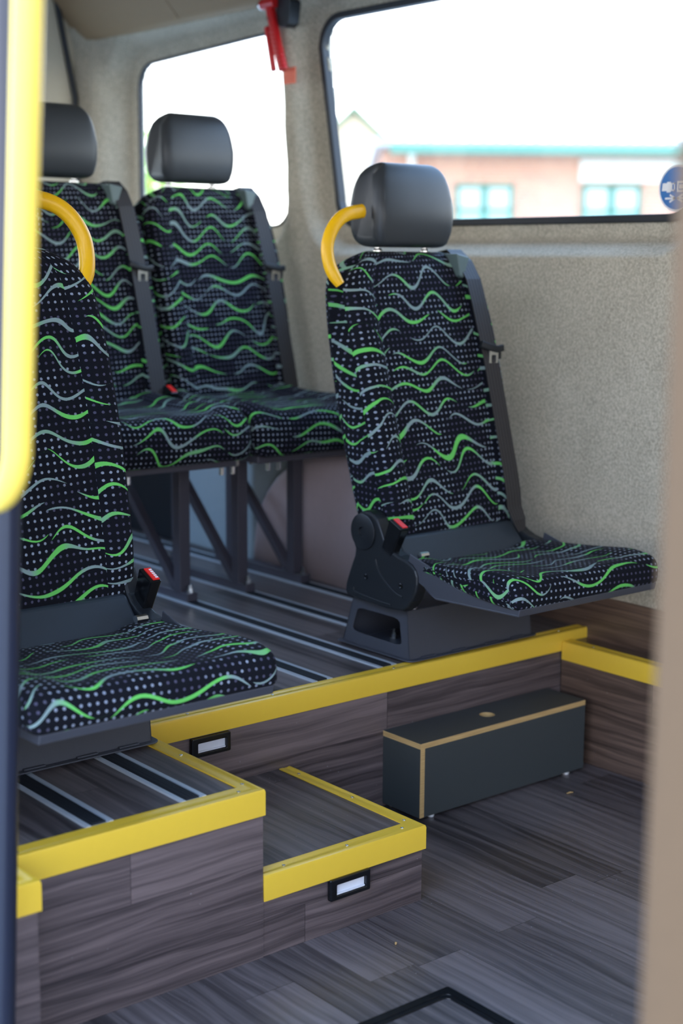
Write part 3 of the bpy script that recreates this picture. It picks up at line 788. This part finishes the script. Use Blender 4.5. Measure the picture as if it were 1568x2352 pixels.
    # grab handle
    if folding:
        hp = rline([(S(-0.224), 0.118, 0.868), (S(-0.242), 0.130, 0.90), (S(-0.247), 0.14, 0.94), (S(-0.240), 0.145, 0.975), (S(-0.214), 0.15, 1.012), (S(-0.178), 0.155, 1.034), (S(-0.122), 0.16, 1.042)])
        n = len(hp); sc = [0.72+0.28*sstep(0, 0.2, i/n) for i in range(n)]
        hp = [(p[0]-(0.002 if m_ > 0 else 0.012), p[1], p[2]) for p in hp]
        m = MB().sweep(hp, [(0.0125*math.cos(2*PI*k/16), 0.017*math.sin(2*PI*k/16)) for k in range(16)], up=(0, 1, 0), scale=sc)
        part('grab_handle', m, YELH, r, smooth=True, label='yellow curved grab handle')
    # belt
    yf = lambda z: 0.012+0.022*sstep(0.30, 0.92, z)+lerp_tab([(0.28, -0.060), (0.34, -0.058), (0.44, -0.036), (0.58, -0.006), (0.72, 0.025), (0.84, 0.060), (0.90, 0.083), (0.93, 0.10), (0.95, 0.125)], z)
    bpts = []; sides = []; wd = []
    path = [(0.160, 0.214, 0.905), (0.160, 0.199, 0.946), (0.161, 0.160, 0.953), (0.162, 0.120, 0.925)]
    for z in (0.88, 0.82, 0.76, 0.70, 0.64, 0.58, 0.50, 0.42, 0.36, 0.32): 
        x = 0.163+0.006*sstep(0.92, 0.5, z); path.append((x, yf(z)-0.0205-0.002*(z < 0.5), z))
    for (x, y, z) in path: bpts.append((B(x), y, z)); wd.append(0.050)
    bpts += [(B(0.170), -0.086, 0.290), (B(0.176), -0.090, 0.262)]; wd += [0.044, 0.026]
    bl = ribbon('belt_strap', bpts, None, 0.05, 0.0022, WEB, r, widths=wd, side=(1, 0, 0))
    # shoulder guide
    part('belt_guide', MB().prism([(B(0.128), 0.888), (B(0.140), 0.882), (B(0.160), 0.935), (B(0.116), 0.944)], 'y', 0.100, 0.185), plain('guide_grey', srgb(96, 112, 110), 0.5) if 'guide_grey' not in bpy.data.materials else bpy.data.materials['guide_grey'], r, bev=0.003)
    # tongue
    zt2 = 0.712; yt2 = yf(zt2)-0.028; xt = B(0.170)
    tg = MB().sweep([(xt-0.036, yt2+0.003, zt2+0.010), (xt-0.02, yt2-0.002, zt2+0.004), (xt+0.012, yt2-0.004, zt2-0.004), (xt+0.036, yt2, zt2-0.002)], rrect(0, 0, 0.006, 0.009, 0.004, 3), up=(0, 1, 0))
    tgo = part('belt_tongue', tg, BLK, r, smooth=True)
    m = MB().ring(rrect(xt+0.003, zt2-0.026, 0.0155, 0.019, 0.004, 3), rrect(xt+0.003, zt2-0.028, 0.008, 0.010, 0.003, 3), 'y', yt2-0.004, yt2-0.001)
    part('latch_plate', m, CHR, tgo, label='metal latch plate')
    part('tongue_clip', MB().box(xt-0.010, xt+0.032, yt2-0.002, yt2+0.006, zt2-0.030, zt2-0.010), BLK, tgo, bev=0.002)
    # buckle
    bx_, by_, bz_ = S(-0.222), -0.100, 0.326
    if not folding: bx_, by_, bz_ = S(-0.240), -0.092, 0.374
    ax = Vector((0.0, -0.42, 0.9)).normalized(); sd = Vector((1, 0, 0)); up_ = ax.cross(sd)
    top = Vector((bx_, by_, bz_)); bot = top-ax*0.095
    m = MB(); m.sweep([bot, bot+ax*0.02, top-ax*0.004, top], [(-0.023, -0.013), (0.023, -0.013), (0.023, 0.013), (-0.023, 0.013)], up=tuple(up_), scale=[0.6, 0.85, 1.0, 1.0])
    bk = part('buckle', m, BLKG, r, bev=0.003)
    p = top+ax*0.0008
    m = MB().sweep([p-ax*0.002, p+ax*0.0012], [(-0.019, -0.0100), (0.019, -0.0100), (0.019, 0.0045), (-0.019, 0.0045)] if m_ > 0 else [(-0.019, -0.0100), (0.019, -0.0100), (0.019, 0.0045), (-0.019, 0.0045)], up=tuple(up_))
    part('release_button', m, RED, bk, bev=0.0006, label='red release button')
    if m_ < 0:
        m = MB()
        for k in range(5): q_ = p+ax*0.0014+up_*(-0.013+k*0.0062); m.sweep([q_-ax*0.0008, q_+ax*0.0003], [(-0.002, -0.009), (0.002, -0.009), (0.002, -0.003), (-0.002, -0.003)], up=tuple(up_))
        part('button_print', m, WHT, bk, label='white print')
    st_ = [(bx_+S(0.0), by_+0.075, bz_-0.14), (bx_, by_+0.055, bz_-0.11), tuple(bot+ax*0.01)]
    ribbon('buckle_stalk', st_, None, 0.024, 0.004, SHELL, r, side=(0, 1, 0.3))
    return r

make_seat((2.452, 2.600, ZA+0.007), 1, 'seat with yellow grab handle nearest the large window, on the main platform edge', uvo=(0.10, 0.21))
make_seat((1.256, 2.475, ZA+0.007), -1, 'nearest seat at the left, partly hidden by the yellow pole', uvo=(1.60, 0.87), hx=-0.005)
make_seat((2.500, 3.600, 0.515), 1, 'rear seat with its headrest in front of the small side window', folding=False, uvo=(3.1, 1.93), bx=0.04, hx=0.012)
make_seat((2.030, 3.600, 0.515), 1, 'rear seat behind the left seat, its headrest partly behind the yellow pole', folding=False, uvo=(4.47, 2.51), bx=0.04, hx=0.012)

# support frames of the rear seats
def frame(x, label):
    r = empty('floor_trestle', (x, 3.30, ZA+0.005), label, 'trestle', 'black steel trestles under the rear seats')
    Hh = 0.386; t = 0.017
    part('front_post', MB().box(-t, t, 0.035, 0.035+2*t, 0.018, Hh), FRAME, r, bev=0.002)
    part('rear_post', MB().box(-t, t, 0.345, 0.345+2*t, 0.018, Hh), FRAME, r, bev=0.002)
    part('foot_bar', MB().box(-t, t, 0.0, 0.44, 0.0, 0.024), FRAME, r, bev=0.002)
    part('top_bar', MB().box(-t-0.014, t+0.014, 0.01, 0.42, Hh, Hh+0.010), FRAME, r, bev=0.002)
    part('diagonal_brace', MB().sweep([(0, 0.075, 0.03), (0, 0.355, 0.30)], [(-0.012, -0.012), (0.012, -0.012), (0.012, 0.012), (-0.012, 0.012)], up=(1, 0, 0)), FRAME, r, bev=0.001)
    for y in (0.012, 0.415):
        part('bolt', MB().lathe((0, y, 0.024), [(0.011, 0), (0.011, 0.010), (0.007, 0.010), (0.007, 0.022)], seg=8), CHR, r)
    for x_ in (-0.024, 0.024):
        part('bolt', MB().lathe((x_, 0.03, Hh-0.026), [(0.0065, 0), (0.0065, 0.012), (0.009, 0.014), (0.009, 0.026)], seg=8), CHR, r)
frame(2.188, 'black steel trestle furthest left under the rear seats')
frame(2.383, 'middle black steel trestle under the rear seats, in front of the blue-grey trim')
frame(2.580, 'black steel trestle nearest the wheel arch under the rear seats')

# yellow grab pole near the camera
a = (0.75, 1.325, 2.39)
pp = [(0.75, 1.325, 2.39)]+[(0.75, 1.424+(1.511-z)*0.113, z) for z in (1.9, 1.511, 1.25, 1.10, 1.05)]
y0 = 1.424+(1.511-1.05)*0.113
for k in range(1, 9): a_ = PI/2*k/8; pp.append((0.75, y0+0.075*(1-math.cos(a_))+0.004*k/8, 1.05-0.075*math.sin(a_)))
pp += [(0.75, 1.75, 0.965), (0.775, 1.93, 0.955), (0.82, 1.99, 0.953), (0.87, 2.0, 0.953)]
m = MB().tube(pp, 0.0165, 28)
tag(m.build('grab_pole', YELP, smooth=True), 'out-of-focus yellow grab pole bending away at the left edge', 'pole')
# dark post with foot socket
dp = empty('door_post', (0.882, 1.85, 0.0), 'dark navy post rising beside the left platform tongue', 'post')
part('post_tube', MB().tube([(0.0, 0, 0.08), (0.056, 0, 1.30), (0.088, 0, 2.10)], 0.021, 24), DPOST, dp, smooth=True)
part('foot_socket', MB().lathe((0.002, 0, 0.0), [(0.050, 0), (0.050, 0.012), (0.044, 0.02), (0.040, 0.10), (0.036, 0.118), (0.026, 0.124)], seg=32), BLK, dp, smooth=True)

# emergency hammer with holder, sticker below it
eh = empty('emergency_hammer', (2.835, 3.745, 1.955), 'red emergency hammer in its black holder between the two side windows', 'hammer')
m = MB().prism(chaikin([(-0.075, 0.075), (-0.005, 0.085), (0.0, 0.04), (-0.006, -0.005), (-0.06, -0.012), (-0.07, 0.03)], 1), 'x', -0.03, 0.012)
m.prism([(0.055, 0.035), (0.03, 0.03), (0.045, -0.02), (0.055, -0.025)], 'x', -0.01, 0.015)
part('holder', m, BLK, eh, bev=0.003)
hp = [(-0.035, 0.022, 0.06), (-0.035, 0.0, -0.01), (-0.035, -0.022, -0.075), (-0.035, -0.045, -0.135)]
m = MB().sweep(rline(hp), rrect(0, 0, 0.014, 0.010, 0.004, 2), up=(0, 1, 0), scale=None)
for k in range(9):
    f = k/8; c_ = Vector((-0.035, 0.0-0.045*f, -0.02-0.11*f)); m.lathe((c_.x, c_.y, c_.z), [(0.0155, -0.003), (0.0165, 0), (0.0155, 0.003)], 'z', 12)
hn = part('handle', m, REDH, eh, smooth=True)
part('guard_blade', MB().sweep([(-0.03, 0.043, 0.0), (-0.03, 0.040, -0.012), (-0.03, 0.008, -0.135)], [(-0.008, -0.007), (0.008, -0.007), (0.008, 0.007), (-0.008, 0.007)], up=(0, 1, 0)), REDH, eh, bev=0.002)
part('hammer_head', MB().tube([(-0.035, -0.010, 0.066), (-0.035, 0.058, 0.066)], 0.0165, 18), REDH, eh, smooth=True)
part('steel_tip', MB().lathe((-0.035, 0.056, 0.066), [(0.0165, 0), (0.0165, 0.008), (0.012, 0.018), (0.004, 0.024)], 'y', 18), CHR, eh, smooth=True, label='steel striking tip')
part('rivet', MB().lathe((-0.052, 0.015, 0.02), [(0.005, 0), (0.005, 0.012)], 'x', 12), CHR, eh, smooth=True)
m = MB().box(-0.0015, 0.0, -0.03, 0.03, -0.024, 0.024)
sl = empty('hammer_notice', (2.8305, 3.705, 1.805), 'small orange-red instruction label below the emergency hammer', 'label')
part('backing', m, plain('orange_label', srgb(232, 120, 88), 0.6), sl)
m = MB()
for k in range(4): m.box(-0.0022, -0.0014, -0.024, 0.020-0.004*(k % 2), 0.012-k*0.009, 0.014-k*0.009)
part('print_line', m, plain('label_print', srgb(205, 80, 60), 0.6), sl)

# round blue seat belt sticker on the large window
ss_ = empty('belt_sticker', (2.9245, 2.292, 1.427), 'round blue fasten-seat-belt sticker in the corner of the large window', 'sticker')
def disc(r, x0, x1, seg=56): return MB().prism([(r*math.cos(2*PI*k/seg), r*math.sin(2*PI*k/seg)) for k in range(seg)], 'x', x0, x1)
part('white_rim', disc(0.0555, -0.0006, 0.0), WHT, ss_); part('blue_disc', disc(0.0505, -0.0012, -0.0006), BLU, ss_)
m = MB(); X0, X1 = -0.0018, -0.0012
Yf = lambda y: -y      # picture left is +y, glyph drawn with +right
def gl(poly): m.prism([(Yf(a), b) for a, b in poly], 'x', X0, X1)
def gbox(a, b, c, d): gl([(a, c), (b, c), (b, d), (a, d)])
gl([(-0.045, -0.006), (-0.043, 0.0125), (-0.030, 0.0125), (-0.030, 0.0155), (-0.019, 0.0155), (-0.0165, 0.013), (-0.016, 0.0125), (-0.016, -0.006), (-0.0165, -0.0065), (-0.019, -0.0095), (-0.030, -0.0095), (-0.030, -0.006)])
gbox(-0.0155, -0.005, 0.0095, 0.0128); gbox(-0.0155, -0.005, -0.0065, -0.003); gbox(-0.0078, -0.005, -0.0065, 0.0128); gbox(-0.0158, -0.0135, -0.0065, 0.0128)
gbox(0.002, 0.006, -0.0095, 0.0165); gbox(0.006, 0.034, 0.0118, 0.0165); gbox(0.006, 0.034, -0.0095, -0.005); gbox(0.0085, 0.034, -0.0015, 0.0085); gbox(0.034, 0.045, -0.005, 0.0125)
part('belt_symbol', m, WHT, ss_)
for s, nm in ((-1, 'arrow'), (1, 'arrow')):
    m = MB()
    def seg2(a, b, w_=0.0022):
        a, b = Vector(a), Vector(b); d = (b-a).normalized(); n_ = Vector((-d.y, d.x))*w_
        gl([tuple(a+n_), tuple(a-n_), tuple(b-n_), tuple(b+n_)])
    tipx = s*0.003
    seg2((s*0.034, -0.024), (tipx, -0.024)); seg2((s*0.020, -0.0155), (tipx, -0.024)); seg2((s*0.020, -0.0325), (tipx, -0.024))
    part('arrow', m, WHT, ss_)

# ================================================================== OUTSIDE
Fv = Vector((math.sin(math.radians(39.43)), math.cos(math.radians(39.43)), 0)); Rv = Vector((Fv.y, -Fv.x, 0))
D = 28.0; K = D/3380.47
def brick():
    t = NT('peach_brick'); vec, o = t.coord('Object'); b = t.n('ShaderNodeTexBrick'); t.put(b.inputs['Vector'], t.xyz(o[0], o[2], 0.0))
    b.inputs['Scale'].default_value = 4; b.inputs['Color1'].default_value = (*srgb(222, 162, 130), 1); b.inputs['Color2'].default_value = (*srgb(208, 146, 120), 1); b.inputs['Mortar'].default_value = (*srgb(225, 205, 190), 1)
    t.base(b.outputs[0]); t.rough(0.9); return t.mat
BRK = brick(); GRN = plain('sea_green_paint', srgb(98, 146, 126), 0.6); TIL = plain('pale_roof_sheet', srgb(205, 205, 200), 0.8)
SIGN = plain('cream_sign_board', srgb(240, 238, 226), 0.6); PEW = plain('pale_window_blind', srgb(206, 210, 204), 0.5)
def bpt(px): return (px-784)*K
def bz(py, px=1200): return 1.25+((597+(px-1200)*0.0073)-py)*K
bo = Fv*D
bld = bpy.data.objects.new('building', None); COL.objects.link(bld); bld.location = (bo.x, bo.y, 0); bld.rotation_euler = (0, 0, -math.radians(39.43))
tag(bld, 'low peach brick building with sea-green trim outside the large window', 'building')
part('wall', MB().box(bpt(872), bpt(1900), 0, 8, -0.5, bz(352)), BRK, bld)
m = MB(); e0, e1 = bpt(850), bpt(1915); zr = bz(350)
m.prism([(-0.6, zr), (-0.6, zr+0.10), (4.2, zr+0.48), (9, zr+0.1), (9, zr)], 'x', e0, e1)
x_ = e0
while x_ < e1: m.box(x_, x_+0.12, -0.66, -0.55, zr+0.02, zr+0.15); x_ += 0.24
rf = part('roof', m, TIL, bld)
part('fascia', MB().box(bpt(885), e1, -0.70, -0.6, bz(366), bz(347)), GRN, bld, label='sea-green fascia board')
part('downpipe', MB().tube([(bpt(935), -0.12, -0.4), (bpt(935), -0.12, bz(365)), (bpt(935), -0.6, bz(345))], 0.07, 10), SIGN, bld, label='white downpipe')
part('sign_board', MB().box(bpt(1312), bpt(1800), -0.08, 0, bz(420), bz(371)), SIGN, bld, label='long cream sign board')
for a_, b_ in ((1035, 1165), (1318, 1452), (1620, 1750)):
    A0, A1, Zt = bpt(a_), bpt(b_), bz(426); Z1 = bz(540)
    m = MB()
    for (p, q, s_, t_) in ((A0, A1, Zt-0.07, Zt), (A0, A0+0.07, Z1, Zt), (A1-0.07, A1, Z1, Zt), ((A0+A1)/2-0.06, (A0+A1)/2+0.06, Z1, Zt), (A0, A1, bz(480)-0.05, bz(480)), (A0, A1, Z1, Z1+0.08)):
        m.box(p, q, -0.06, 0.02, s_, t_)
    wf = part('window_frame', m, GRN, bld, label='sea-green window frame')
    part('pane', MB().box(A0+0.05, A1-0.05, -0.02, 0.0, Z1, Zt-0.04), PEW, wf)
    part('sill_panel', MB().box(A0+0.05, A1-0.05, -0.035, -0.02, bz(540), bz(482)), plain('pale_green_panel', srgb(176, 205, 192), 0.6) if 'pale_green_panel' not in bpy.data.materials else bpy.data.materials['pale_green_panel'], wf)
# gabled house further left
D2 = 40.0; K2 = D2/3380.47; go = Fv*D2
gb = bpy.data.objects.new('house', None); COL.objects.link(gb); gb.location = (go.x, go.y, 0); gb.rotation_euler = (0, 0, -math.radians(39.43))
tag(gb, 'pale gabled house end just left of the brick building', 'building')
g = lambda px: (px-784)*K2; gz = lambda py: 1.25+(597-py)*K2
part('wall', MB().prism([(g(700), -0.5), (g(905), -0.5), (g(905), gz(360)), (g(806), gz(272)), (g(700), gz(360))], 'y', 0, 8), plain('cream_render', srgb(226, 206, 176), 0.9), gb)
part('roof', MB().prism([(g(695), gz(368)), (g(806), gz(268)), (g(915), gz(368)), (g(915), gz(360)), (g(806), gz(258)), (g(695), gz(360))], 'y', -0.3, 8.3), plain('soft_green_roof', srgb(120, 150, 118), 0.8), gb)
# tree beyond the small window
def tree(loc, rad, h, label, n=900):
    r = empty('tree', loc, label, 'tree')
    part('trunk', MB().tube([(0, 0, 0), (0.1, 0, h*0.5), (0, 0.1, h)], 0.16, 10, scale=[1, 0.7, 0.3]), plain('bark', srgb(110, 90, 70), 0.9) if 'bark' not in bpy.data.materials else bpy.data.materials['bark'], r, smooth=True)
    m = MB()
    for _ in range(n):
        a = random.uniform(0, 2*PI); b = math.acos(random.uniform(-1, 1)); q = rad*random.uniform(0.55, 1)
        c = Vector((q*math.sin(b)*math.cos(a), q*math.sin(b)*math.sin(a), h+q*0.9*math.cos(b)))
        u = Vector([random.gauss(0, 1) for _ in range(3)]).normalized(); v_ = u.orthogonal().normalized(); s_ = random.uniform(0.12, 0.22)
        m.add([c-u*s_, c+v_*s_*0.5, c+u*s_, c-v_*s_*0.5], [(0, 1, 2, 3)])
    t = NT('spring_leaves') if 'spring_leaves' not in bpy.data.materials else None
    if t: t.base(t.mix(t.noise(t.coord('Object')[0], 2, 2), srgb(150, 190, 60), srgb(190, 220, 90))); t.rough(0.6)
    o = part('foliage', m, bpy.data.materials['spring_leaves'], r); return o
def outpos(px, d):  # ground point seen at pixel column px, distance d
    p = Fv*d+Rv*((px-784)/3380.47*d); return (p.x, p.y, -0.45)
tree(outpos(232, 22), 1.3, 2.6, 'leafy green tree outside, at the left edge of the small side window')
# soft pink brick house seen through the rear door window
hx = outpos(-60, 30)
rh = empty('brick_house', hx, 'pinkish brick house seen through the rear door window', 'building')
part('wall', MB().box(-4, 3.0, -1, 5, 0, 3.6), BRK, rh)
part('roof', MB().prism([(-1.4, 3.6), (2.0, 5.2), (5.4, 3.6)], 'x', -4.3, 3.3), TIL, rh)

# crumbs on the low floor
def crumb(x, y, a, b, label):
    m = MB().sweep([(x-a, y-b, 0.0012), (x, y+b*0.3, 0.0028), (x+a, y+b, 0.0012)], rrect(0, 0, 0.0016, 0.0022, 0.0008, 2), scale=[0.5, 1, 0.4])
    tag(m.build('crumb', PLY, smooth=True), label, 'crumb', 'tan crumbs on the low floor')
crumb(1.706, 1.906, 0.003, 0.002, 'small tan crumb on the wood-effect floor in front of the low step')
crumb(2.552, 2.238, 0.009, -0.002, 'thin tan splinter lying on the floor in front of the footrest box')
